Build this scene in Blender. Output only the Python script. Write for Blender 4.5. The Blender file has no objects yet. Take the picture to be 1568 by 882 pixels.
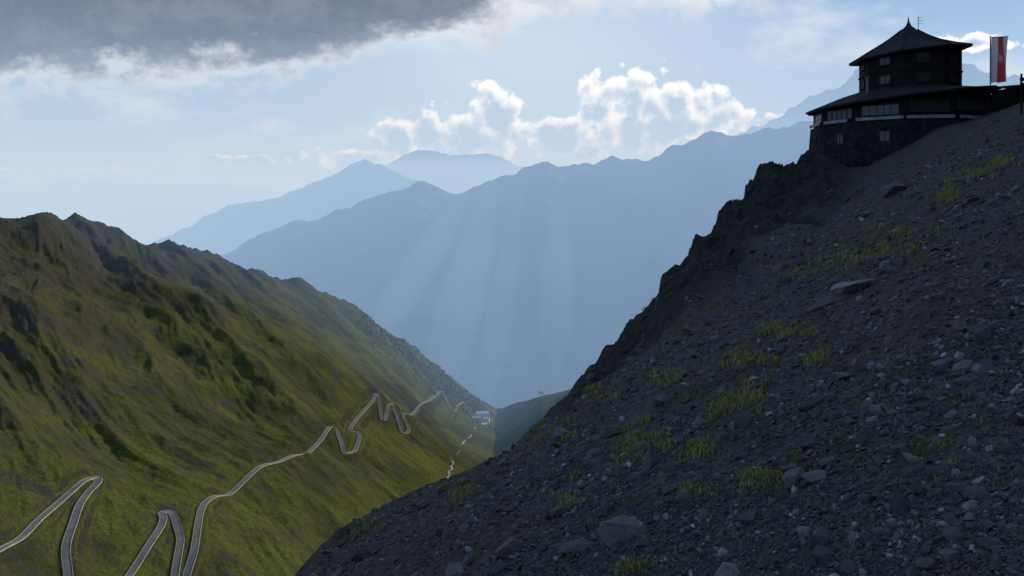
import bpy, bmesh, math, random
import numpy as np
from itertools import combinations
from mathutils import Vector, kdtree
random.seed(4); rng=np.random.default_rng(7)
S=bpy.context.scene
S.view_settings.view_transform='Standard'; S.view_settings.look='None'; S.view_settings.exposure=0
F=1200.0
# ---------------------------------------------------------------- noise
def perlin(x,y,seed=0):
    r=np.random.default_rng(seed); perm=r.permutation(512); ang=r.random(512)*2*np.pi
    gx,gy=np.cos(ang),np.sin(ang)
    xi=np.floor(x).astype(int); yi=np.floor(y).astype(int); xf=x-xi; yf=y-yi
    def g(ix,iy,fx,fy):
        h=perm[(perm[ix&511]+iy)&511]; return gx[h]*fx+gy[h]*fy
    u=xf*xf*xf*(xf*(xf*6-15)+10); v=yf*yf*yf*(yf*(yf*6-15)+10)
    a=g(xi,yi,xf,yf); b=g(xi+1,yi,xf-1,yf); c=g(xi,yi+1,xf,yf-1); d=g(xi+1,yi+1,xf-1,yf-1)
    return ((a+(b-a)*u)+((c+(d-c)*u)-(a+(b-a)*u))*v)*1.5
def fbm(x,y,o=5,seed=0,gain=.5):
    s=0;am=1
    for i in range(o):
        s=s+am*perlin(x*2**i+i*17.3,y*2**i-i*9.1,seed+i); am*=gain
    return s
def ridged(x,y,o=5,seed=0,gain=.5):
    s=0;am=1
    for i in range(o):
        s=s+am*(1-np.abs(perlin(x*2**i+i*7.3,y*2**i+i*3.1,seed+i))*2); am*=gain
    return s/2
def sstep(a,b,x):
    t=np.clip((x-a)/(b-a),0,1); return t*t*(3-2*t)
# ---------------------------------------------------------------- node helpers
def newmat(name):
    m=bpy.data.materials.new(name); m.use_nodes=True; nt=m.node_tree; return m,nt,nt.nodes['Principled BSDF']
def setin(nt,sock,v):
    if isinstance(v,bpy.types.NodeSocket): nt.links.new(v,sock)
    else: sock.default_value=v
def MA(nt,op,a,b=0.0,c=0.0,clamp=False):
    n=nt.nodes.new('ShaderNodeMath'); n.operation=op; n.use_clamp=clamp
    setin(nt,n.inputs[0],a); setin(nt,n.inputs[1],b); setin(nt,n.inputs[2],c); return n.outputs[0]
def MR(nt,v,a,b,c=0.0,d=1.0,smooth=True):
    n=nt.nodes.new('ShaderNodeMapRange'); n.interpolation_type='SMOOTHSTEP' if smooth else 'LINEAR'
    for i,x in enumerate((v,a,b,c,d)): setin(nt,n.inputs[i],x)
    return n.outputs[0]
def MIX(nt,f,a,b,mode='MIX'):
    n=nt.nodes.new('ShaderNodeMix'); n.data_type='RGBA'; n.blend_type=mode
    setin(nt,n.inputs[0],f)
    for s,v in ((n.inputs[6],a),(n.inputs[7],b)):
        if isinstance(v,(tuple,list)) and len(v)==3: v=(*v,1)
        setin(nt,s,v)
    return n.outputs[2]
def NOISE(nt,vec,scale,detail=6,rough=.55,dist=0,dim='3D'):
    n=nt.nodes.new('ShaderNodeTexNoise'); n.noise_dimensions=dim
    if vec is not None: nt.links.new(vec,n.inputs['Vector'])
    n.inputs['Scale'].default_value=scale; n.inputs['Detail'].default_value=detail
    n.inputs['Roughness'].default_value=rough; n.inputs['Distortion'].default_value=dist
    return n.outputs[0]
def BUMP(nt,h,strength,dist):
    n=nt.nodes.new('ShaderNodeBump'); n.inputs['Strength'].default_value=strength; n.inputs['Distance'].default_value=dist
    nt.links.new(h,n.inputs['Height']); return n.outputs[0]
def POS(nt): return nt.nodes.new('ShaderNodeNewGeometry').outputs['Position']
def simple(name,c1,c2,scale=2,rough=.85,bump=.3,bd=.05,spec=.2):
    m,nt,b=newmat(name); p=POS(nt); n=NOISE(nt,p,scale,4)
    f=MR(nt,n,.35,.65); nt.links.new(MIX(nt,f,c1,c2),b.inputs['Base Color'])
    b.inputs['Roughness'].default_value=rough; b.inputs['Specular IOR Level'].default_value=spec
    if bump: nt.links.new(BUMP(nt,NOISE(nt,p,scale*4,3),bump,bd),b.inputs['Normal'])
    return m
# ---------------------------------------------------------------- mesh helpers
def link(o,parent=None):
    S.collection.objects.link(o)
    if parent: o.parent=parent
    return o
def mesh_np(name,verts,faces,mat=None,smooth=False,parent=None,attr=None):
    me=bpy.data.meshes.new(name); verts=np.asarray(verts,dtype=np.float32); faces=np.asarray(faces,dtype=np.int32)
    k=faces.shape[1]; me.vertices.add(len(verts)); me.vertices.foreach_set('co',verts.ravel())
    me.loops.add(faces.size); me.loops.foreach_set('vertex_index',faces.ravel())
    me.polygons.add(len(faces)); me.polygons.foreach_set('loop_start',np.arange(0,faces.size,k,dtype=np.int32))
    me.polygons.foreach_set('loop_total',np.full(len(faces),k,dtype=np.int32))
    me.update(calc_edges=True)
    me.polygons.foreach_set('use_smooth',np.full(len(faces),bool(smooth)))
    if attr is not None:
        for kx,v in attr.items():
            at=me.attributes.new(kx,'FLOAT','POINT'); at.data.foreach_set('value',np.asarray(v,dtype=np.float32))
    if mat: me.materials.append(mat)
    return link(bpy.data.objects.new(name,me),parent)
def gridfaces(nr,nc):
    i=np.arange(nr-1)[:,None]*nc+np.arange(nc-1)[None,:]
    return np.stack([i,i+1,i+1+nc,i+nc],-1).reshape(-1,4)
def pymesh(name,verts,faces,mat=None,parent=None,smooth=False):
    me=bpy.data.meshes.new(name); me.from_pydata([tuple(v) for v in verts],[],faces); me.update()
    if smooth:
        for p in me.polygons: p.use_smooth=True
    if mat: me.materials.append(mat)
    return link(bpy.data.objects.new(name,me),parent)
# ---------------------------------------------------------------- materials
def mat_hill():
    m,nt,b=newmat('alpine_grass'); p=POS(nt)
    mp=nt.nodes.new('ShaderNodeMapping'); mp.inputs['Rotation'].default_value=(0,0,.2); mp.inputs['Scale'].default_value=(.5,1,.8)
    nt.links.new(p,mp.inputs['Vector']); q=mp.outputs[0]
    n1=NOISE(nt,q,.010,6,.6); n2=NOISE(nt,q,.045,8,.78); n3=NOISE(nt,p,.30,5,.8)
    c=MIX(nt,MR(nt,n1,.42,.58),(.098,.112,.020),(.046,.054,.017))
    c=MIX(nt,MR(nt,n2,.47,.60,0,.85),c,(.075,.066,.030))
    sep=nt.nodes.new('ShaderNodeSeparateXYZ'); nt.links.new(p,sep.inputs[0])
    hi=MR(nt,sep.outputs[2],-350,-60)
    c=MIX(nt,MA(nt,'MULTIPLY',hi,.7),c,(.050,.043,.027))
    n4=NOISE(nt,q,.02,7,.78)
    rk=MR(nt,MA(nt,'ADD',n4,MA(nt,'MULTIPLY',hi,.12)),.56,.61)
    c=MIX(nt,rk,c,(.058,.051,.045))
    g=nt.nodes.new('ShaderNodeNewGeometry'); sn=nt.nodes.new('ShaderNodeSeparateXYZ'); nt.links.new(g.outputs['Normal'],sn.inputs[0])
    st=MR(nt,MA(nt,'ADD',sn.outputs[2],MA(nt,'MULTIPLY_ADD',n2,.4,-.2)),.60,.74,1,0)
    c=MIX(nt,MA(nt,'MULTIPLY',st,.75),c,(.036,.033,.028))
    c=MIX(nt,MR(nt,n2,.60,.66,0,.5),c,(.15,.135,.11))
    c=MIX(nt,MR(nt,n3,.42,.62,0,.55),c,(.026,.030,.011))
    nt.links.new(c,b.inputs['Base Color']); b.inputs['Roughness'].default_value=1; b.inputs['Specular IOR Level'].default_value=.05
    nt.links.new(BUMP(nt,MA(nt,'ADD',n2,MA(nt,'MULTIPLY',n3,.2)),.8,10),b.inputs['Normal'])
    return m
def mat_near():
    m,nt,b=newmat('scree'); p=POS(nt)
    at=nt.nodes.new('ShaderNodeAttribute'); at.attribute_name='rock'; rk=at.outputs['Fac']
    v=nt.nodes.new('ShaderNodeTexVoronoi'); v.inputs['Scale'].default_value=16; nt.links.new(p,v.inputs['Vector'])
    n1=NOISE(nt,p,.22,3); n2=NOISE(nt,p,9,4,.7); n3=NOISE(nt,p,.9,6,.65)
    c=MIX(nt,MR(nt,n2,.35,.65),(.019,.018,.020),(.060,.057,.062))
    c=MIX(nt,MR(nt,v.outputs['Color'],.2,.9,0,.5),c,(.095,.091,.096))
    c=MIX(nt,MR(nt,n1,.42,.62,0,.6),c,(.056,.037,.036))
    c=MIX(nt,MR(nt,n3,.52,.62,0,.85),c,(.036,.041,.012))
    cr=MIX(nt,MR(nt,n3,.35,.6),(.010,.010,.011),(.032,.031,.033))
    cr=MIX(nt,MR(nt,n3,.56,.68,0,.7),cr,(.024,.027,.011))
    c=MIX(nt,rk,c,cr); nt.links.new(c,b.inputs['Base Color'])
    b.inputs['Roughness'].default_value=.95; b.inputs['Specular IOR Level'].default_value=.08
    h=MA(nt,'ADD',MA(nt,'MULTIPLY',v.outputs['Distance'],-1.0),n2)
    b1=BUMP(nt,h,.8,.05)
    bn=nt.nodes.new('ShaderNodeBump'); bn.inputs['Strength'].default_value=.9; bn.inputs['Distance'].default_value=.7
    nt.links.new(MA(nt,'MULTIPLY',n3,rk),bn.inputs['Height']); nt.links.new(b1,bn.inputs['Normal'])
    nt.links.new(bn.outputs[0],b.inputs['Normal'])
    return m
def mat_stone():
    m,nt,b=newmat('loose_stone'); p=POS(nt)
    at=nt.nodes.new('ShaderNodeAttribute'); at.attribute_name='rnd'
    r=nt.nodes.new('ShaderNodeValToRGB'); nt.links.new(at.outputs['Fac'],r.inputs[0])
    e=r.color_ramp.elements; e[0].color=(.021,.020,.022,1); e[1].color=(.34,.35,.38,1)
    for pos,col in ((.35,(.040,.038,.041,1)),(.6,(.072,.062,.062,1)),(.75,(.14,.14,.15,1))):
        x=e.new(pos); x.color=col
    c=MIX(nt,MR(nt,NOISE(nt,p,.22,3),.42,.62,0,.35),r.outputs[0],(.072,.046,.043))
    n=NOISE(nt,p,25,3,.7)
    c=MIX(nt,MR(nt,n,.4,.7,0,.5),c,(.034,.031,.031))
    nt.links.new(c,b.inputs['Base Color']); b.inputs['Roughness'].default_value=.7; b.inputs['Specular IOR Level'].default_value=.3
    nt.links.new(BUMP(nt,n,.5,.02),b.inputs['Normal'])
    return m
def mat_far(name,c1,c2,snow=None):
    m,nt,b=newmat(name); p=POS(nt); n=NOISE(nt,p,.002,6,.65)
    c=MIX(nt,MR(nt,n,.4,.6),c1,c2)
    if snow:
        sep=nt.nodes.new('ShaderNodeSeparateXYZ'); nt.links.new(p,sep.inputs[0])
        s=MR(nt,MA(nt,'ADD',sep.outputs[2],MA(nt,'MULTIPLY',n,1500)),snow,snow+150)
        c=MIX(nt,s,c,(.85,.87,.9))
    nt.links.new(c,b.inputs['Base Color']); b.inputs['Roughness'].default_value=1; b.inputs['Specular IOR Level'].default_value=0
    return m
HILL=mat_hill(); NEAR=mat_near(); STONE=mat_stone()
ASPH=simple('road_asphalt',(.095,.092,.088),(.135,.13,.125),.15,.75,0)
WALLM=simple('retaining_wall_stone',(.19,.18,.16),(.30,.28,.25),.4,.9,0)
# ---------------------------------------------------------------- valley hillside
HU=np.array([-500,0,60,125,160,220,320,420,500,560,620,680,730,760,830,880,960,1050])
HV=np.array([322,332,329,335,354,366,386,420,450,482,522,572,607,627,605,594,560,540])
HY=np.array([1350,1500,1550,1700,1720,1800,1900,2000,2100,2200,2300,2420,2500,2500,2100,1950,1800,1700])
BU=np.array([-500,0,450,600,740,1050]); BY=np.array([450,540,720,850,880,650])
def hill_y(u,v):
    vs=np.interp(u,HU,HV); ws=1/np.interp(u,HU,HY); wb=1/np.interp(u,BU,BY)
    return 1/(ws+(wb-ws)*(v-vs)/(900-vs))
def hill_dz(x,y):
    s=x*.2+y*.98; c=x*.98-y*.2
    wx=fbm(x/600,y/600,3,50)*60
    big=(ridged((s+wx+c*.35)/330,(c)/900,3,3)-.5)*48
    mid=(ridged((s+wx+c*.3)/120+c/500,(c)/420,5,9,.55)-.5)*20
    sm=fbm(x/45,y/45,5,21,.55)*3.2
    fl=np.clip(sstep(1.0,0.0,(x+300)/400),.12,1)
    hi=.75+.6*sstep(-330,-90,-.35*x-480+0*y)
    return (big+mid)*fl*hi*np.clip((y-350)/500,.35,1)+sm*np.clip(fl*1.2,.3,1)*hi
def hill_pt(u,v):
    y=hill_y(u,v); x=(u-784)/F*y; z=(300-v)/F*y
    return np.array([x,y,z+hill_dz(np.array(x),np.array(y))])
roads=[
 [(-60,868),(-30,850),(0,833),(30,812),(60,785),(90,762),(118,747),(138,739),(150,739),(148,748),(135,757),(122,775),(112,800),(101,830),(104,860),(108,895),(112,930)],
 [(165,930),(185,893),(205,870),(228,845),(246,820),(250,805),(247,797),(255,794),(264,800),(271,818),(276,840),(272,866),(266,895),(262,930)],
 [(275,930),(285,890),(297,860),(303,820),(307,792),(313,777),(330,765),(350,752),(375,737),(400,723),(425,710),(450,699),(470,688),(490,672),(503,655),(507,643),(512,640),(517,645),(519,660),(523,680),(526,694),(531,699),(538,693),(543,675),(550,660),(549,652),(540,647),(536,643),(545,634),(557,624),(570,614),(576,608),(580,613),(582,625),(585,638),(589,641),(592,634),(595,626),(601,625),(604,632),(610,645),(616,658),(622,661),(626,657),(621,648),(618,641),(630,634),(645,625),(658,612),(668,601),(675,596),(680,601),(684,612),(690,624),(696,630),(700,622),(706,613),(712,614),(716,624),(722,631),(735,638)],
]
def catmull(P,n=8):
    P=np.array(P); out=[]
    Q=np.vstack([2*P[0]-P[1],P,2*P[-1]-P[-2]])
    for i in range(1,len(Q)-2):
        for t in np.linspace(0,1,n,endpoint=False):
            a,b,c,d=Q[i-1],Q[i],Q[i+1],Q[i+2]
            out.append(.5*((2*b)+(-a+c)*t+(2*a-5*b+4*c-d)*t*t+(-a+3*b-3*c+d)*t**3))
    out.append(P[-1]); return np.array(out)
road_pts=[]
for r in roads:
    w=catmull([hill_pt(u,v) for u,v in r],8)
    seg=np.r_[0,np.cumsum(np.linalg.norm(np.diff(w[:,:2],axis=0),axis=1))]
    n=int(seg[-1]/3); t=np.linspace(0,seg[-1],n)
    w=np.stack([np.interp(t,seg,w[:,k]) for k in range(3)],1)
    z=w[:,2]+.4
    k=np.ones(9)/9; zs=np.convolve(np.pad(z,4,mode='edge'),k,'valid'); w[:,2]=zs
    road_pts.append(w)
allr=np.vstack(road_pts)
kd=kdtree.KDTree(len(allr))
for i,p in enumerate(allr): kd.insert((p[0],p[1],0),i)
kd.balance()
nc,nr,nb=860,480,60
U=np.linspace(-480,1040,nc)
vs=np.interp(U,HU,HV)
T=np.linspace(0,1,nr)[:,None]
V=1300+(vs[None,:]-1300)*T; UU=np.broadcast_to(U,V.shape)
Y=hill_y(UU,V); X=(UU-784)/F*Y; Z=(300-V)/F*Y+hill_dz(X,Y)
D=(np.linspace(0,1,nb+1)[1:]**1.5)[:,None]*2200
ys=Y[-1][None,:]+D; xb=(U-784)[None,:]/F*ys; Zb=Z[-1][None,:]-.45*D+hill_dz(xb,ys)-hill_dz(X[-1],Y[-1])[None,:]
X=np.vstack([X,xb]);Y=np.vstack([Y,ys]);Z=np.vstack([Z,Zb])
co=np.stack([X,Y,Z],-1).reshape(-1,3)
mask=(co[:,0]>-760)&(co[:,0]<80)&(co[:,1]>430)&(co[:,1]<2700)
for i in np.nonzero(mask)[0]:
    p,j,d=kd.find((co[i,0],co[i,1],0))
    lim=13 if co[i,1]<1200 else 18
    if d<lim:
        t=max(0,min(1,(d-4.5)/(lim-4.5))); t=t*t*(3-2*t)
        co[i,2]=(allr[j,2]-.5)*(1-t)+co[i,2]*t
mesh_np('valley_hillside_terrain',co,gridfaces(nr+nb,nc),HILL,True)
def ribbon(w,offs):
    d=np.gradient(w[:,:2],axis=0); d/=np.linalg.norm(d,axis=1)[:,None]+1e-9
    nrm=np.stack([d[:,1],-d[:,0]],1); rows=[]
    for (o,dz) in offs:
        rows.append(np.column_stack([w[:,:2]+nrm*o,w[:,2]+dz]))
    return np.stack(rows,0)
road=bpy.data.objects.new('switchback_road',None); link(road)
for i,w in enumerate(road_pts):
    g=ribbon(w,[(-2.9,0),(0,.06),(2.9,0)]); mesh_np('carriageway',g.reshape(-1,3),gridfaces(3,len(w)),ASPH,True,road)
    for s in (-1,1):
        g=ribbon(w,[(s*2.9,-.02),(s*2.95,.4),(s*3.3,.4),(s*3.6,-1.0)])
        mesh_np('parapet_and_retaining_wall',g.reshape(-1,3),gridfaces(4,len(w)),WALLM,False,road)
sw=catmull([hill_pt(u,v) for u,v in [(742,648),(730,655),(716,668),(708,682),(700,690),(693,703),(690,715),(683,727),(676,745),(665,775)]],10); sw[:,2]+=1.0
jit=fbm(np.arange(len(sw))/4.0,np.zeros(len(sw)),3,8); sw[:,0]+=jit*6
g=ribbon(sw,[(-1.8,0),(1.8,0)]); mesh_np('mountain_stream',g.reshape(-1,3),gridfaces(2,len(sw)),simple('stream_gravel',(.12,.12,.11),(.4,.4,.4),.05,.5,0),True)
tv=[];tf=[]
for i in range(800):
    k=random.random()**.8; u=560+k*180+random.gauss(0,10); s=np.interp(u,HU,HV); v=s+abs(random.gauss(0,1))*17+1
    if u>735: continue
    x,y,z=hill_pt(u,v); h=random.uniform(4,10); r=h*.2
    for (z0,z1,rr) in ((.08,.6,1),(.35,.85,.7),(.6,1.0,.42)):
        b0=len(tv)
        for q in range(6):
            an=q*1.047+random.random()*.4; rj=rr*r*random.uniform(.75,1.2); tv.append((x+math.cos(an)*rj,y+math.sin(an)*rj,z+h*z0*random.uniform(.9,1.1)))
        tv.append((x,y,z+h*z1))
        for q in range(6): tf.append((b0+q,b0+(q+1)%6,b0+6))
mesh_np('conifer_forest',tv,tf,simple('conifer_needles',(.014,.022,.01),(.03,.04,.016),.2,.95,0))
WHITE=simple('whitewashed_wall',(.6,.58,.54),(.7,.68,.64),.5,.8,0); SLATE=simple('pale_metal_roof',(.4,.4,.4),(.55,.55,.55),.3,.5,0); DARKG=simple('dark_window_glass',(.02,.025,.03),(.03,.035,.04),1,.15,0,spec=.6)
def box(name,c,s,mat,parent,rot=0):
    me=bpy.data.meshes.new(name)
    bm=bmesh.new(); bmesh.ops.create_cube(bm,size=1)
    bmesh.ops.scale(bm,vec=s,verts=bm.verts)
    bm.to_mesh(me); bm.free(); me.materials.append(mat)
    o=bpy.data.objects.new(name,me); o.location=c; o.rotation_euler=(0,0,rot); return link(o,parent)
def gable(nm,u,v,L,W,H,rot,dz=0):
    x,y,z=hill_pt(u,v); e=bpy.data.objects.new(nm,None); e.location=(x,y,z+dz); e.rotation_euler=(0,0,rot); link(e)
    box('walls',(0,0,H/2-2),(L,W,H+4),WHITE,e)
    r=W*.4; o=1
    vs_=[(-L/2-o,-W/2-o,H-.4),(L/2+o,-W/2-o,H-.4),(L/2+o,0,H+r),(-L/2-o,0,H+r),(L/2+o,W/2+o,H-.4),(-L/2-o,W/2+o,H-.4)]
    pymesh('roof',vs_,[(0,1,2,3),(3,2,4,5),(0,3,5),(1,4,2)],SLATE,e)
    for k in range(int(L//4)):
        for j in range(int(H//3)):
            box('window',(-L/2+2.5+k*4,-W/2-.03,1.8+j*3),(1.2,.1,1.4),DARKG,e)
gable('valley_hotel',738,636,34,14,9,.3,2); gable('valley_house',729,645,22,10,6,.2,2); gable('valley_house',745,643,16,10,6,-.2,2); gable('valley_house',741,650,14,8,5,.5,2)
gable('valley_house',828,600,14,9,4,.1,0)
# ---------------------------------------------------------------- far mountains
def mountain(name,pts,ybase,ysky,vbase,mat,amp,seed,wl=900,nc=420,nr=150):
    pu=np.array([p[0] for p in pts]); pv=np.array([p[1] for p in pts])
    U=np.linspace(pu[0],pu[-1],nc); v0=np.interp(U,pu,pv)
    yS=np.full(nc,float(ysky)); yB=np.full(nc,float(ybase))
    T=np.linspace(0,1,nr)[:,None]; V=vbase+(v0[None,:]-vbase)*T
    Y=1/((1/yB)+(1/yS-1/yB)*T); X=(U-784)[None,:]/F*Y; Z=(300-V)/F*Y
    def dz(x,y): return (ridged(x/wl+fbm(x/2000,y/2000,2,seed+5)*.6,y/(wl*2.2),5,seed)-.75)*amp
    Z=Z+dz(X,Y)*np.clip(1.15-T,.12,1)+fbm(X/160,Y/160,4,seed+9)*amp*.06
    D=(np.linspace(0,1,31)[1:])[:,None]*5000
    ys=Y[-1][None,:]+D; xb=(U-784)[None,:]/F*ys; Zb=Z[-1][None,:]-.5*D
    co=np.stack([np.vstack([X,xb]),np.vstack([Y,ys]),np.vstack([Z,Zb])],-1).reshape(-1,3)
    return mesh_np(name,co,gridfaces(nr+30,nc),mat,True)
M1=[(200,470),(280,425),(345,388),(400,357),(440,339),(500,328),(530,315),(560,305),(600,290),(622,283),(640,275),(660,281),(682,290),(700,293),(740,274),(790,257),(815,247),(838,241),(860,248),(890,250),(930,243),(965,242),(985,243),(1030,224),(1060,213),(1082,201),(1095,196),(1115,206),(1140,203),(1180,193),(1240,185),(1400,175),(1700,160),(2100,150)]
forest=mat_far('forested_mountain_rock',(.025,.033,.025),(.06,.06,.055))
mountain('blue_mountain_ridge',M1,3600,6600,720,forest,420,100)
M2=[(60,470),(150,415),(245,366),(300,340),(350,313),(375,307),(420,303),(455,288),(480,278),(520,262),(545,248),(560,244),(580,252),(620,268),(700,300),(800,330)]
mountain('distant_mountain_ridge',M2,8000,10500,560,forest,300,200,1200)
M3=[(480,290),(560,262),(590,252),(615,238),(640,228),(660,229),(690,236),(720,235),(745,232),(765,240),(790,253),(850,275),(950,300)]
mountain('hazy_mountain_ridge',M3,13500,15500,480,forest,300,300,1500)
M4=[(-700,285),(-300,262),(-100,278),(0,275),(60,282),(100,273),(125,279),(180,276),(240,283),(330,280),(400,290),(470,295),(600,310)]
mountain('hazy_horizon_range',M4,16000,26000,420,forest,500,400,2500)
M5=[(1050,240),(1100,215),(1140,203),(1165,190),(1185,182),(1200,176),(1222,156),(1245,146),(1262,134),(1290,124),(1320,104),(1360,88),(1420,80),(1500,105),(1600,125),(1900,160)]
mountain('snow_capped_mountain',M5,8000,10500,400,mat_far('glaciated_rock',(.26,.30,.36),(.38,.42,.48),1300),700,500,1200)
G=60000
pymesh('ground',[(-G,-8000,-1500),(G,-8000,-1500),(G,90000,-1500),(-G,90000,-1500)],[(0,1,2,3)],forest)
# ---------------------------------------------------------------- near scree slope
p_,q_,h_=.49,-.171,2.4
def plane_b(a,y): return p_*a+q_-h_/y
tab=[(-1300,None,9,7,0),(0,None,12,9,0),(300,None,14,10,0),(450,882,15,10,0),(520,815,18,11,0),(600,767,20,12,0),(700,722,22,12,0),(780,690,24,13,0),(815,652,27,13,0),(870,602,32,15,0),(905,547,38,16,0),(940,523,42,17,0),(985,492,50,18,0),(1008,464,54,18,0),(1016,428,56,19,0),(1035,398,60,19,0),(1060,372,65,20,0),(1080,348,69,20,0),(1120,325,75,21,0),(1138,306,79,22,0),(1148,270,82,23,0),(1185,251,86,24,2),(1240,243,90,30,15),(1300,257,93,50,25),(1330,252,93,60,25),(1400,216,93,60,25),(1440,192,94,60,25),(1500,178,96,60,25),(1530,170,97,60,25),(1568,157,98,60,25),(1640,120,105,50,30),(1750,-156,180,18,60),(1900,-440,260,15,80),(2600,None,260,15,80),(3600,None,260,15,80)]  # columns past the right edge form an added ridge shading slope and lodge
TA=[];TB=[];TYE=[];TY0=[];TPW=[]
for (u,v,ye,y0,pw) in tab:
    a=(u-784)/F; b=(300-v)/F if v is not None else plane_b(a,ye)
    if v is None and u>2000: b+=.35  # unseen ridge raised further to keep the sun off the scree
    TA.append(a);TB.append(b);TYE.append(ye);TY0.append(y0);TPW.append(pw)
def near_z(a,y,noise=True):
    ye=np.interp(a,TA,TYE); be=np.interp(a,TA,TB); y0=np.interp(a,TA,TY0); pw=np.interp(a,TA,TPW)
    zp=(p_*a+q_)*y-h_; zpe=(p_*a+q_)*ye-h_; dze=be*ye-zpe
    t=np.clip((y-y0)/(ye-y0),0,1)
    z_in=zp+dze*(t**1.15)
    d=np.maximum(y-ye,0)
    z_out=be*ye-np.where(d<pw,.04*d,.04*pw+1.15*(d-pw))
    z=np.where(y<=ye,z_in,z_out)
    x=a*y
    rock=sstep(.08,.34,t+fbm(x/6,y/12,4,71)*.2)*(1-sstep(.38,.47,a))*sstep(.0,.12,a)
    rock=np.maximum(rock,sstep(0,4,d-pw))
    if noise:
        z=z+fbm(x/2.2,y/2.2,3,31)*.07+fbm(x/9,y/9,2,33)*.22*np.clip(y/25,.2,1)
        amp=np.clip(y/60,.2,1.1)
        crag=fbm(x/4.5,y/22,4,41,.55)*1.5+(ridged(x/2.2,y/12,3,47,.6)-.7)*1.0
        zz=z/1.6; stepz=(np.floor(zz)+sstep(.25,.75,zz-np.floor(zz)))*1.6-z
        z=z+rock*(crag*amp+stepz*.7*amp)
    return z,rock
A=np.concatenate([np.linspace(-1.5,-.35,90),np.linspace(-.349,.78,1000),np.linspace(.782,2.2,120)]); nc=len(A)
ye=np.interp(A,TA,TYE)
nr1,nr2=450,90
t=np.linspace(0,1,nr1)[:,None]; Yn=.6*(ye[None,:]/.6)**t
Yo=ye[None,:]+(np.linspace(0,1,nr2+1)[1:,None]**2)*500
Yn=np.vstack([Yn,Yo]); AA=np.broadcast_to(A,Yn.shape)
Zn,Rk=near_z(AA,Yn)
mesh_np('scree_slope_terrain',np.stack([AA*Yn,Yn,Zn],-1).reshape(-1,3),gridfaces(nr1+nr2,nc),NEAR,True,attr={'rock':Rk.ravel()})
ico_v=[];ph=(1+5**.5)/2
for s1 in (-1,1):
    for s2 in (-1,1):
        ico_v+= [(0,s1,s2*ph),(s1,s2*ph,0),(s2*ph,0,s1)]
ico_v=np.array(ico_v)/math.sqrt(1+ph*ph)
el=2/math.sqrt(1+ph*ph)
ico_f=[]
for c in combinations(range(12),3):
    if all(abs(np.linalg.norm(ico_v[i]-ico_v[j])-el)<.01 for i,j in combinations(c,2)):
        n=np.cross(ico_v[c[1]]-ico_v[c[0]],ico_v[c[2]]-ico_v[c[0]])
        ico_f.append(c if n.dot(ico_v[c[0]])>0 else (c[0],c[2],c[1]))
ico_f=np.array(ico_f)
def stones(name,x,y,z,r,flat=.55,seed=1,shift=0):
    rg=np.random.default_rng(seed); n=len(x)
    V=ico_v[None]*(1+rg.normal(0,.22,(n,12,1)))+rg.normal(0,.08,(n,12,3))
    V*=np.stack([rg.uniform(.8,1.5,n),rg.uniform(.6,1.1,n),rg.uniform(flat*.6,flat*1.4,n)],1)[:,None,:]
    th=rg.uniform(0,2*np.pi,n); tx=rg.normal(0,.45,n)-.1; ty=rg.normal(0,.45,n)-.35
    def rot(V,i,j,a):
        c,s=np.cos(a)[:,None],np.sin(a)[:,None]; vi=V[...,i]*c-V[...,j]*s; vj=V[...,i]*s+V[...,j]*c; V[...,i]=vi;V[...,j]=vj
    rot(V,0,1,th); rot(V,1,2,tx); rot(V,0,2,-ty)
    V=V*r[:,None,None]+np.stack([x,y,z+r*.15],1)[:,None,:]
    Fc=(ico_f[None]+(np.arange(n)*12)[:,None,None]).reshape(-1,3)
    rnd=np.repeat(np.clip(rg.beta(1.5,2.8,n)+shift,0,1),12)
    return mesh_np(name,V.reshape(-1,3),Fc,STONE,False,attr={'rnd':rnd})
N=100000
a=rng.uniform(-.42,.8,N); w=rng.uniform(1/70,1/3,N); y=1/w
ye=np.interp(a,TA,TYE); k=y<ye*.98; a=a[k];y=y[k]
z,rk=near_z(a,y); x=a*y
cl=fbm(x/1.5,y/1.5,3,90)
k=(rng.random(len(a))<np.clip(.8+cl,.25,1))&(rng.random(len(a))>rk*.8); a,y,z,x=a[k],y[k],z[k],x[k]
r=.0135*(y/5)**.72*np.exp(rng.normal(0,.45,len(a)))
stones('scree_stones',x,y,z,r)
n=520; a=rng.uniform(-.3,.72,n); y=1/rng.uniform(1/60,1/4,n); ye=np.interp(a,TA,TYE); k=y<ye*.95; a=a[k];y=y[k]; z,rk=near_z(a,y)
stones('scree_stones_coarse',a*y,y,z,.045*(y/5)**.6*np.exp(rng.normal(0,.4,len(a))),.7,5)
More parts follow.
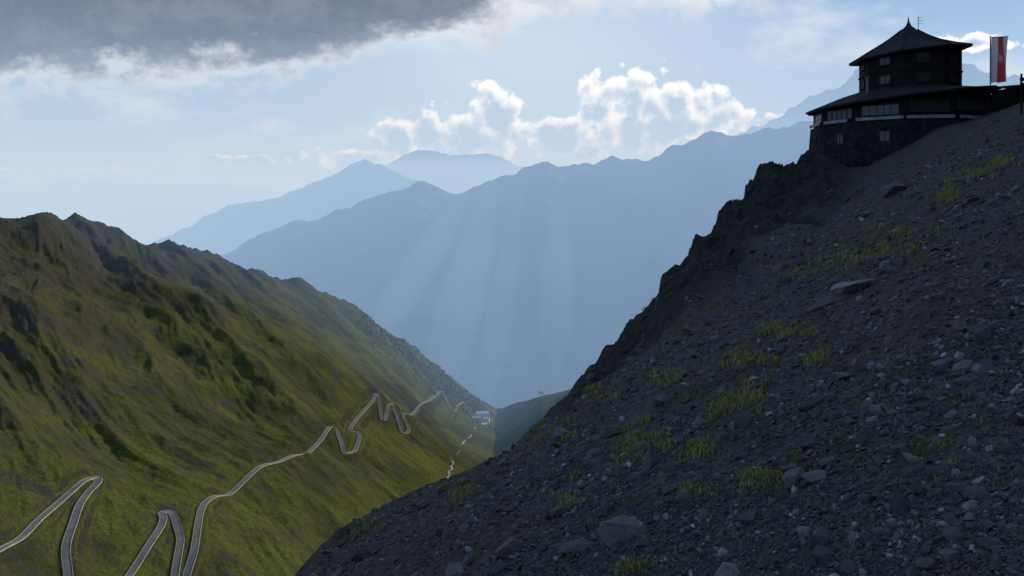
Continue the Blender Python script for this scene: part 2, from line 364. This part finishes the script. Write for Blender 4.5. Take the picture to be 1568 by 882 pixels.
def boulder(u,v,wpx,hpx,seed,val):
    a=(u-784)/F; b=(300-v)/F; ys=np.geomspace(3,90,800); zz,_=near_z(np.full(800,a),ys); i=np.argmin(np.abs(zz/ys-b)); y=ys[i]; z=zz[i]
    R=wpx/F*y/2; H=hpx/F*y
    bm=bmesh.new(); bmesh.ops.create_icosphere(bm,subdivisions=4,radius=1)
    V=np.array([v.co[:] for v in bm.verts]); rg=np.random.default_rng(seed)
    for k in range(16):
        nn=rg.normal(0,1,3); nn/=np.linalg.norm(nn); dd=rg.uniform(.35,.75); s=V@nn; V-=np.outer(np.maximum(s-dd,0),nn)
    V+=np.stack([fbm(V[:,0]*3+seed,V[:,1]*3+V[:,2]*2,4,seed)]*3,1)*.05
    V[:,0]*=R*1.5; V[:,1]*=R*1.1; V[:,2]*=H
    for vv,c in zip(bm.verts,V): vv.co=c
    me=bpy.data.meshes.new('boulder'); bm.to_mesh(me); bm.free(); me.materials.append(STONE)
    at=me.attributes.new('rnd','FLOAT','POINT'); at.data.foreach_set('value',np.full(len(me.vertices),val,dtype=np.float32))
    o=bpy.data.objects.new('boulder',me); o.location=(a*y,y,z+H*.15); o.rotation_euler=(0,-.35,rg.uniform(-.5,.5)); link(o)
for i,(u,v,wp,hp,val) in enumerate([(962,822,62,40,.65),(1216,742,42,32,.6),(1300,447,75,18,.78),(1275,462,60,16,.5),(1070,655,28,16,.6),(1440,560,24,12,.65),(1150,800,30,18,.5),(780,850,34,22,.6),(905,700,26,16,.65),(1380,690,26,14,.6),(680,815,24,16,.6),(1500,760,30,18,.55),(1330,620,22,12,.65)]):
    boulder(u,v,wp,hp,i+3,val)
gv=[];gf=[];ga=[]
def tuft(x,y,z,n,R,H):
    for i in range(n):
        an=random.random()*6.283; rr=R*math.sqrt(random.random()); bx,by=x+rr*math.cos(an),y+rr*math.sin(an)
        h=H*random.uniform(.5,1.2); wd=h*.10; l=random.random()*6.283; lx,ly=math.cos(l)*h*.5,math.sin(l)*h*.5
        t=random.random()*6.283; wx,wy=math.cos(t)*wd,math.sin(t)*wd; zz=z+(bx-x)*.49+(by-y)*-.17; b0=len(gv)
        gv.extend([(bx-wx,by-wy,zz-.02),(bx+wx,by+wy,zz-.02),(bx+wx*.6+lx*.4,by+wy*.6+ly*.4,zz+h*.6),(bx-wx*.6+lx*.4,by-wy*.6+ly*.4,zz+h*.6),(bx+lx-wx*.1,by+ly-wy*.1,zz+h*.85),(bx+lx+wx*.1,by+ly+wy*.1,zz+h*.85)])
        gf.extend([(b0,b0+1,b0+2,b0+3),(b0+3,b0+2,b0+5,b0+4)]); ga.extend([random.random()]*6)
def at_uv(u,v):
    a=(u-784)/F; b=(300-v)/F; ys=np.geomspace(3,92,900); zz,_=near_z(np.full(900,a),ys); i=np.argmin(np.abs(zz/ys-b)); return a*ys[i],ys[i],zz[i]
patches=[(975,670,50,34,16),(1125,615,42,28,16),(1105,625,20,12,6),(870,765,22,26,8),(1200,508,34,12,9),(1145,556,36,14,9),(1350,382,44,10,8),(1185,735,34,10,7),(1015,580,30,14,7),(1070,685,22,12,5),(1380,355,40,8,5),(1250,548,24,8,5),(715,755,30,12,5),(560,815,30,16,5),(980,870,30,12,5),(1540,245,22,10,6),(1490,270,30,10,6),(1450,300,30,10,6),(1240,420,34,10,5),(1290,400,30,10,5),(1060,755,20,10,4),(850,660,30,14,6),(920,600,30,14,6)]
for (u,v,du,dv,n) in patches:
    for k in range(n*2):
        uu,vv=random.gauss(u,du*.6),random.gauss(v,dv*.5); x,y,z=at_uv(uu,vv)
        if y>90: continue
        s=(y/8)**.7; tuft(x,y,z,46,.10*s*random.uniform(.4,1.2),.08*s*random.uniform(.6,1.2))
for k in range(700):
    a=random.uniform(-.3,.65); y=1/random.uniform(1/60,1/4.5); zz,r0=near_z(np.array([a]),np.array([y]))
    if y<np.interp(a,TA,TYE)*.97: s=(y/8)**.7; tuft(a*y,y,zz[0],16,.06*s,.045*s)
mg,nt,b=newmat('dry_alpine_grass'); at=nt.nodes.new('ShaderNodeAttribute'); at.attribute_name='rnd'
nt.links.new(MIX(nt,at.outputs['Fac'],(.085,.10,.02),(.25,.23,.07)),b.inputs['Base Color']); b.inputs['Roughness'].default_value=.8
mesh_np('grass_tufts',gv,gf,mg,False,attr={'rnd':ga})
# ---------------------------------------------------------------- mountain lodge
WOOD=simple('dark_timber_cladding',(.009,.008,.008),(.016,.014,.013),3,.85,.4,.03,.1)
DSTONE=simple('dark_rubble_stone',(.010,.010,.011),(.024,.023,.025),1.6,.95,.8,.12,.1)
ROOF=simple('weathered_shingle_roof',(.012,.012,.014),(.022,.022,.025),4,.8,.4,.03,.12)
PALE=simple('painted_fascia',(.15,.17,.20),(.22,.24,.28),1,.6,0)
FRAME=simple('window_frame',(.02,.018,.018),(.032,.03,.028),1,.7,0)
METAL=simple('galvanised_metal',(.08,.08,.09),(.13,.13,.14),4,.5,0)
mgls,nt,b=newmat('window_glass'); b.inputs['Base Color'].default_value=(.02,.024,.032,1); b.inputs['Roughness'].default_value=.2; b.inputs['Specular IOR Level'].default_value=.45
nt.links.new(BUMP(nt,NOISE(nt,POS(nt),1.5,2),.1,.05),b.inputs['Normal'])
L=bpy.data.objects.new('mountain_lodge',None); L.location=(49.9,101,0); link(L)
def ring(n,r,z,cx=0,cy=0,ph=0,tilt=0):
    return [(cx+r*math.cos(ph+2*math.pi*i/n),cy+r*math.sin(ph+2*math.pi*i/n),z+tilt*r*math.cos(ph+2*math.pi*i/n)) for i in range(n)]
def loft(name,rings,mat,cap0=False,cap1=True):
    n=len(rings[0]); V=sum(rings,[]); Fs=[]
    for k in range(len(rings)-1):
        for i in range(n): j=(i+1)%n; Fs.append((k*n+i,k*n+j,(k+1)*n+j,(k+1)*n+i))
    if cap0: Fs.append(tuple(range(n-1,-1,-1)))
    if cap1: Fs.append(tuple((len(rings)-1)*n+i for i in range(n)))
    return pymesh(name,V,Fs,mat,L)
n1=12; p1=math.radians(7)
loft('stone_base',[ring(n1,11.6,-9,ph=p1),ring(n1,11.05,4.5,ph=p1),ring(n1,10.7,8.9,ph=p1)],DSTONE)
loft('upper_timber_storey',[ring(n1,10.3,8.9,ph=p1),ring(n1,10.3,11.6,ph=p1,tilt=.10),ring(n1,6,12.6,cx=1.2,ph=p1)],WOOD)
for i in range(n1):
    a0=p1+2*math.pi*i/n1; a1=p1+2*math.pi*(i+1)/n1
    if math.sin((a0+a1)/2)>.3: continue
    P0=Vector((10.8*math.cos(a0),10.8*math.sin(a0),9.2)); P1=Vector((10.8*math.cos(a1),10.8*math.sin(a1),9.2)); d=(P1-P0)
    e0,e1=(.03,.97) if i%3 else (.12,.8)
    c=P0+d*((e0+e1)/2); box('terrace_fascia',c,(d.length*(e1-e0),.12,.36),PALE,L,math.atan2(d.y,d.x))
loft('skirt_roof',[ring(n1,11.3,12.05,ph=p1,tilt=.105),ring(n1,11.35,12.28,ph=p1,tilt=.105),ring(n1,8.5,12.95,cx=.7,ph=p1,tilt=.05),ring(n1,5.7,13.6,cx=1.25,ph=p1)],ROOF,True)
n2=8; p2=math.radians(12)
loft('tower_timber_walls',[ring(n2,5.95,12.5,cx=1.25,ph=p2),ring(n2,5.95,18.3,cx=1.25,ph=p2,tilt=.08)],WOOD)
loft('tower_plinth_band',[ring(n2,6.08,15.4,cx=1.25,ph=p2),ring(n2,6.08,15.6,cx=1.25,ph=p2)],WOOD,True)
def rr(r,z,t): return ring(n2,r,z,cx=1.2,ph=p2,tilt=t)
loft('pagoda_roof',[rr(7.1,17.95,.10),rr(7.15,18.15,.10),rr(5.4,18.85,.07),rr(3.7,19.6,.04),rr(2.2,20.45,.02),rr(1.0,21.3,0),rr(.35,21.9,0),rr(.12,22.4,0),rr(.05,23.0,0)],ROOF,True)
for i in range(n2):
    V=[]
    for (r,z,t) in ((7.17,18.17,.10),(5.4,18.87,.07),(3.7,19.62,.04),(2.2,20.47,.02),(1.0,21.32,0)):
        an=p2+2*math.pi*i/n2; c,s=math.cos(an),math.sin(an); zz=z+t*r*c
        V+=[(1.2+r*c-s*.1,r*s+c*.1,zz-.03),(1.2+r*c,r*s,zz+.13),(1.2+r*c+s*.1,r*s-c*.1,zz-.03)]
    Fs=[]
    for k in range(4):
        for q in range(2): Fs.append((k*3+q,k*3+q+1,k*3+3+q+1,k*3+3+q))
    pymesh('hip_ridge',V,Fs,ROOF,L)
def facet_window(cx,n,ph,i,R,off,z,w,h,glass=mgls,mull=1):
    an=ph+2*math.pi*(i+.5)/n; ap=R*math.cos(math.pi/n)
    nx,ny=math.cos(an),math.sin(an); tx,ty=-ny,nx
    c=(cx+nx*ap+tx*off,ny*ap+ty*off,z); ro=an+math.pi/2
    def bx(nm,o,du,dz,s,m): box(nm,(c[0]+nx*o+tx*du,c[1]+ny*o+ty*du,z+dz),s,m,L,ro)
    bx('window_glass',.03,0,0,(w,.08,h),glass)
    bx('window_head',.08,0,h/2+.06,(w+.24,.16,.12),FRAME); bx('window_sill',.1,0,-h/2-.06,(w+.24,.22,.12),FRAME)
    for s in (-1,1): bx('window_jamb',.08,s*(w/2+.06),0,(.12,.16,h),FRAME)
    for k in range(mull): bx('window_mullion',.075,w*((k+1)/(mull+1)-.5),0,(.06,.1,h),FRAME)
for i in range(n1):
    mid=(p1+2*math.pi*(i+.5)/n1)%(2*math.pi)
    if math.sin(mid)>.5: continue
    c=math.cos(mid)
    facet_window(0,n1,p1,i,10.3,0,10.5+.05*10*c,4.0,1.1,mull=4)
    facet_window(0,n1,p1,i,10.82,.6,6.9,1.0,1.4)
    facet_window(0,n1,p1,i,11.15,.2,3.4,1.3,1.5)
for i in range(n2):
    facet_window(1.25,n2,p2,i,5.95,0,16.9,1.3,1.0,mull=1); facet_window(1.25,n2,p2,i,5.95,0,14.5,1.3,.9,mull=1)
for i in range(n1):
    for k in range(4):
        t=(k+.5)/4; a0=p1+2*math.pi*i/n1; a1=p1+2*math.pi*(i+1)/n1
        x=(math.cos(a0)*(1-t)+math.cos(a1)*t); y=(math.sin(a0)*(1-t)+math.sin(a1)*t)
        box('rafter',(x*10.7,y*10.7,11.9+.105*x*10.7),(1.0,.14,.18),WOOD,L,math.atan2(y,x))
def rod(name,p,q,r,mat,par,n=8):
    p=Vector(p);q=Vector(q);d=(q-p); M=d.to_track_quat('Z','Y').to_matrix(); V=[];Fs=[]
    for c in (p,q):
        for i in range(n): V.append(c+M@Vector((r*math.cos(6.2832*i/n),r*math.sin(6.2832*i/n),0)))
    for i in range(n): Fs.append((i,(i+1)%n,n+(i+1)%n,n+i))
    Fs+= [tuple(range(n-1,-1,-1)),tuple(range(n,2*n))]
    return pymesh(name,V,Fs,mat,par)
rod('chimney_flue',(-5.9,-4,11.8),(-5.9,-4,14.6),.16,METAL,L); rod('flue_cap',(-5.9,-4,14.6),(-5.9,-4,14.75),.3,METAL,L)
rod('antenna_mast',(3.0,1,19.3),(3.0,1,23.4),.035,METAL,L)
for zz,ww,q in ((23.1,.45,.12),(22.75,.62,.15),(22.4,.5,.1)): rod('antenna_element',(3.0-ww*.5,1,zz),(3.0+ww*1.2,1,zz+q),.02,METAL,L)
AN=bpy.data.objects.new('timber_shed',None); AN.location=(64.8,99,12.3); link(AN)
box('walls',(0,0,-.4),(5.4,5,3.2),WOOD,AN); box('door',(-1.2,-2.53,-.5),(1,.1,2),FRAME,AN); box('window_pane',(1.1,-2.53,0),(1.1,.1,.8),mgls,AN)
pymesh('roof',[(-3.2,-3.1,1.3),(3.2,-3.1,1.5),(3.2,3,2.0),(-3.2,3,1.8),(-3.2,-3.1,1.1),(3.2,-3.1,1.3),(3.2,3,1.8),(-3.2,3,1.6)],[(0,1,2,3),(7,6,5,4),(0,4,5,1),(1,5,6,2),(2,6,7,3),(3,7,4,0)],ROOF,AN)
FL=bpy.data.objects.new('flagpole_with_flag',None); FL.location=(58.6,96,0); link(FL)
rod('pole',(0,0,9),(0,0,19.6),.07,METAL,FL); rod('pole_arm',(0,0,19.45),(2.2,0,19.55),.04,METAL,FL)
mf,nt,b=newmat('flag_cloth'); tc=nt.nodes.new('ShaderNodeTexCoord'); sp=nt.nodes.new('ShaderNodeSeparateXYZ'); nt.links.new(tc.outputs['Object'],sp.inputs[0])
red=MR(nt,sp.outputs[0],.84,.86,0,1,False); c=MIX(nt,red,(.72,.66,.68),(.58,.09,.08))
c=MIX(nt,MR(nt,sp.outputs[0],1.62,1.64,0,1,False),c,(.70,.62,.64))
ex=MA(nt,'MULTIPLY',MA(nt,'SUBTRACT',sp.outputs[0],1.2),1.6); ez=MA(nt,'SUBTRACT',sp.outputs[2],16.9)
dd=MA(nt,'SQRT',MA(nt,'ADD',MA(nt,'MULTIPLY',ex,ex),MA(nt,'MULTIPLY',ez,ez)))
dd=MA(nt,'ADD',dd,MA(nt,'MULTIPLY',NOISE(nt,tc.outputs['Object'],4,3),.7))
c=MIX(nt,MR(nt,dd,.9,.8),c,(.62,.36,.34)); nt.links.new(c,b.inputs['Base Color']); b.inputs['Roughness'].default_value=.8
tr=nt.nodes.new('ShaderNodeBsdfTranslucent'); nt.links.new(c,tr.inputs[0]); ms=nt.nodes.new('ShaderNodeMixShader'); ms.inputs[0].default_value=.5
nt.links.new(b.outputs[0],ms.inputs[1]); nt.links.new(tr.outputs[0],ms.inputs[2]); nt.links.new(ms.outputs[0],nt.nodes['Material Output'].inputs[0])
ux=np.linspace(0,1,24); uz=np.linspace(0,1,50); UX,UZ=np.meshgrid(ux,uz)
fx=.12+UX*2.0-.22*np.sin(UZ*3.1)*UX; fz=19.45-UZ*5.6+.12*UX; fy=.28*np.sin(UX*11+UZ*2.5)*(.3+UZ)
mesh_np('flag_banner',np.stack([fx,fy,fz],-1).reshape(-1,3),gridfaces(50,24),mf,True,FL)
SP=bpy.data.objects.new('trail_signpost',None); zz,_=near_z(np.array([.65]),np.array([55.])); SP.location=(35.75,55,float(zz[0])); link(SP)
rod('post',(0,0,-.3),(0,0,2.9),.07,WOOD,SP); box('sign_board',(.25,-.08,2.5),(.8,.04,.25),FRAME,SP); box('sign_board_lower',(.2,-.08,2.15),(.7,.04,.2),FRAME,SP)
# ---------------------------------------------------------------- valley haze (homogeneous air volume, its emission stands in for scattered light)
def volmat(name,sig,sat):
    m=bpy.data.materials.new(name); m.use_nodes=True; nt=m.node_tree; nt.nodes.clear()
    ou=nt.nodes.new('ShaderNodeOutputMaterial'); em=nt.nodes.new('ShaderNodeEmission')
    e=[a*b for a,b in zip(sig,sat)]; mx=max(e); em.inputs[0].default_value=(e[0]/mx,e[1]/mx,e[2]/mx,1); em.inputs[1].default_value=mx
    d=max(sig)*1.05; ab=nt.nodes.new('ShaderNodeVolumeAbsorption'); ab.inputs['Density'].default_value=d
    ab.inputs['Color'].default_value=(1-sig[0]/d,1-sig[1]/d,1-sig[2]/d,1)
    ad=nt.nodes.new('ShaderNodeAddShader'); nt.links.new(em.outputs[0],ad.inputs[0]); nt.links.new(ab.outputs[0],ad.inputs[1]); nt.links.new(ad.outputs[0],ou.inputs['Volume']); return m
HZ=pymesh('emissive_valley_haze',[(-40000,1450,-1499),(40000,1450,-1499),(40000,50000,-1499),(-40000,50000,-1499),(-40000,1450,600),(40000,1450,600),(40000,50000,600),(-40000,50000,600)],[(3,2,1,0),(4,5,6,7),(0,1,5,4),(1,2,6,5),(2,3,7,6),(3,0,4,7)])
k=.98e-3
HZ.data.materials.append(volmat('emissive_air_haze',(.105*k,.152*k,.225*k),(.60,.69,.80)))
shm=bpy.data.materials.new('glowing_air'); shm.use_nodes=True; nt=shm.node_tree; nt.nodes.clear()
ou=nt.nodes.new('ShaderNodeOutputMaterial'); em=nt.nodes.new('ShaderNodeEmission'); em.inputs[0].default_value=(.8,.93,1,1); em.inputs[1].default_value=1.35e-4; nt.links.new(em.outputs[0],ou.inputs['Volume'])  # emission only: the air glows by itself where sunbeams would show
def glow_shaft(u0,v0,u1,v1,w,y0=3300):  # self-glowing spindle put in place of a beam of sunlight
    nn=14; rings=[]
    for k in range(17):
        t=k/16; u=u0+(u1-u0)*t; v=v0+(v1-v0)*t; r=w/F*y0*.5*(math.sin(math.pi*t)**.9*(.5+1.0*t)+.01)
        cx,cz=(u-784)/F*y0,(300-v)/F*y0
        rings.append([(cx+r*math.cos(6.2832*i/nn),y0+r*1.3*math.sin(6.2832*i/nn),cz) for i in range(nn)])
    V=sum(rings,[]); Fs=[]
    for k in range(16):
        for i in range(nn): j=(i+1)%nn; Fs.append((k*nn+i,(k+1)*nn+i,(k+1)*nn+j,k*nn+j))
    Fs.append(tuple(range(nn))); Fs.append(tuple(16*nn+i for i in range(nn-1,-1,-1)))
    pymesh('emissive_sun_shaft',V,Fs,shm)
for s_ in ((768,225,662,640,74,3300),(805,240,735,660,46,3700),(858,250,850,590,56,3400),(735,255,560,540,66,3500)): glow_shaft(*s_)
# ---------------------------------------------------------------- world
SE,SA=22,50
W=bpy.data.worlds.new('World'); S.world=W; W.use_nodes=True; nt=W.node_tree; bg=nt.nodes['Background']
try: W.cycles.sampling_method='MANUAL'; W.cycles.sample_map_resolution=512
except Exception as ex: print(ex)
sky=nt.nodes.new('ShaderNodeTexSky'); sky.sky_type='NISHITA'; sky.sun_disc=False; sky.sun_elevation=math.radians(SE); sky.sun_rotation=math.radians(SA); sky.altitude=2700
tc=nt.nodes.new('ShaderNodeTexCoord'); sp=nt.nodes.new('ShaderNodeSeparateXYZ'); nt.links.new(tc.outputs['Generated'],sp.inputs[0])
dy=MA(nt,'MAXIMUM',sp.outputs[1],.12); A_=MA(nt,'DIVIDE',sp.outputs[0],dy); B_=MA(nt,'DIVIDE',sp.outputs[2],dy)
cb=nt.nodes.new('ShaderNodeCombineXYZ'); nt.links.new(A_,cb.inputs[0]); nt.links.new(B_,cb.inputs[1]); P=cb.outputs[0]
mpS=nt.nodes.new('ShaderNodeMapping'); mpS.inputs['Scale'].default_value=(1,1.5,1); nt.links.new(P,mpS.inputs[0])
nA=NOISE(nt,mpS.outputs[0],5,4,.6,0,'2D'); nB=NOISE(nt,mpS.outputs[0],15,6,.62,0,'2D')
front=MR(nt,sp.outputs[1],.1,.25)
e1=MA(nt,'MULTIPLY_ADD',A_,.085,.182); e2=MA(nt,'MULTIPLY_ADD',A_,.17,.200)
edge=MA(nt,'MAXIMUM',e1,e2)
d1=MA(nt,'ADD',MA(nt,'SUBTRACT',B_,edge),MA(nt,'ADD',MA(nt,'MULTIPLY_ADD',nA,.09,-.045),MA(nt,'MULTIPLY_ADD',nB,.10,-.05)))
m1=MA(nt,'MULTIPLY',MR(nt,d1,-.014,.024),MR(nt,B_,.5,.9,1,0))
dark=MR(nt,MA(nt,'SUBTRACT',d1,MA(nt,'MULTIPLY',MR(nt,A_,-.16,.14),.075)),.0,.05)
c1=MIX(nt,dark,(8.3,8.6,9.2),(1.35,1.45,1.75)); c1=MIX(nt,MR(nt,nB,.38,.7,0,.35),c1,(3.2,3.4,3.9))
skb=MIX(nt,MR(nt,B_,.0,.30),(5.4,6.8,8.6),(2.7,4.5,7.4))
skyc=MIX(nt,.7,sky.outputs[0],skb)
gx=MA(nt,'MULTIPLY',MA(nt,'SUBTRACT',A_,.02),1.6); gz=MA(nt,'MULTIPLY',MA(nt,'SUBTRACT',B_,.2),3.6)
gl=MR(nt,MA(nt,'SQRT',MA(nt,'ADD',MA(nt,'MULTIPLY',gx,gx),MA(nt,'MULTIPLY',gz,gz))),0.0,.8,.6,0)
skyc=MIX(nt,MA(nt,'MULTIPLY',gl,front),skyc,(7.8,8.8,9.8))
wn=nt.nodes.new('ShaderNodeMapping'); wn.inputs['Scale'].default_value=(1,2.6,1); nt.links.new(P,wn.inputs[0])
nW=NOISE(nt,wn.outputs[0],3.5,5,.6,0,'2D')
veil=MA(nt,'MULTIPLY',MR(nt,nW,.50,.74,0,.7),MR(nt,B_,.0,.03))
col=MIX(nt,veil,skyc,(7.8,8.4,9.2))
blobs=[(762,182,46,44),(725,205,74,38),(655,208,44,30),(605,218,44,26),(850,208,100,30),(925,168,45,42),(975,148,45,38),(1030,160,60,42),(1010,195,140,34),(1100,182,52,34),(1190,184,34,10),(545,240,70,14),(375,246,60,7),(90,264,150,6),(1495,66,80,12)]
d2=None
for (u,v,rx,ry) in blobs:
    s=nt.nodes.new('ShaderNodeVectorMath'); s.operation='MULTIPLY_ADD'; nt.links.new(P,s.inputs[0]); s.inputs[1].default_value=(F/rx,F/ry,0); s.inputs[2].default_value=(-(u-784)/rx,-(300-v)/ry,0)
    l=nt.nodes.new('ShaderNodeVectorMath'); l.operation='LENGTH'; nt.links.new(s.outputs[0],l.inputs[0])
    x=MA(nt,'SUBTRACT',1.0,l.outputs['Value']); d2=x if d2 is None else MA(nt,'SMOOTH_MAX',d2,x,.25)
def puff(P):
    n_=NOISE(nt,P,24,6,.6,0,'2D')
    vo=nt.nodes.new('ShaderNodeTexVoronoi'); vo.voronoi_dimensions='2D'; vo.inputs['Scale'].default_value=46; nt.links.new(P,vo.inputs['Vector'])
    return MA(nt,'ADD',MA(nt,'MULTIPLY_ADD',n_,2.4,-1.0),MA(nt,'MULTIPLY_ADD',vo.outputs['Distance'],-.7,.30))
mpo=nt.nodes.new('ShaderNodeVectorMath'); mpo.operation='ADD'; nt.links.new(P,mpo.inputs[0]); mpo.inputs[1].default_value=(.005,.010,0)
pf=puff(P); pfo=puff(mpo.outputs[0])
dc=MA(nt,'ADD',d2,pf)
m2=MA(nt,'MULTIPLY',MR(nt,dc,-.02,.34),.97)
sh=MR(nt,MA(nt,'ADD',MA(nt,'ADD',MA(nt,'MULTIPLY',d2,.9),pfo),MA(nt,'MULTIPLY',MA(nt,'SUBTRACT',.10,B_),5.0)),.0,.95,0,1)
c2=MIX(nt,sh,(12.3,12.1,11.8),(4.9,6.0,7.8))
col=MIX(nt,MA(nt,'MULTIPLY',m2,front),col,c2)
col=MIX(nt,MA(nt,'MULTIPLY',m1,front),col,c1)
nt.links.new(col,bg.inputs['Color']); bg.inputs['Strength'].default_value=.1
s=Vector((math.sin(math.radians(SA))*math.cos(math.radians(SE)),math.cos(math.radians(SA))*math.cos(math.radians(SE)),math.sin(math.radians(SE))))
sl=bpy.data.lights.new('sun','SUN'); sl.energy=4.8; sl.angle=math.radians(.5); sl.color=(1,.95,.86); so=bpy.data.objects.new('sun',sl); so.rotation_euler=s.to_track_quat('Z','Y').to_euler(); link(so)
cam=bpy.data.cameras.new('camera'); cam.sensor_width=36; cam.lens=F/1568*36; cam.shift_y=-141/1568; cam.clip_start=.1; cam.clip_end=150000
co_=bpy.data.objects.new('camera',cam); co_.rotation_euler=(math.pi/2,0,0); link(co_); S.camera=co_
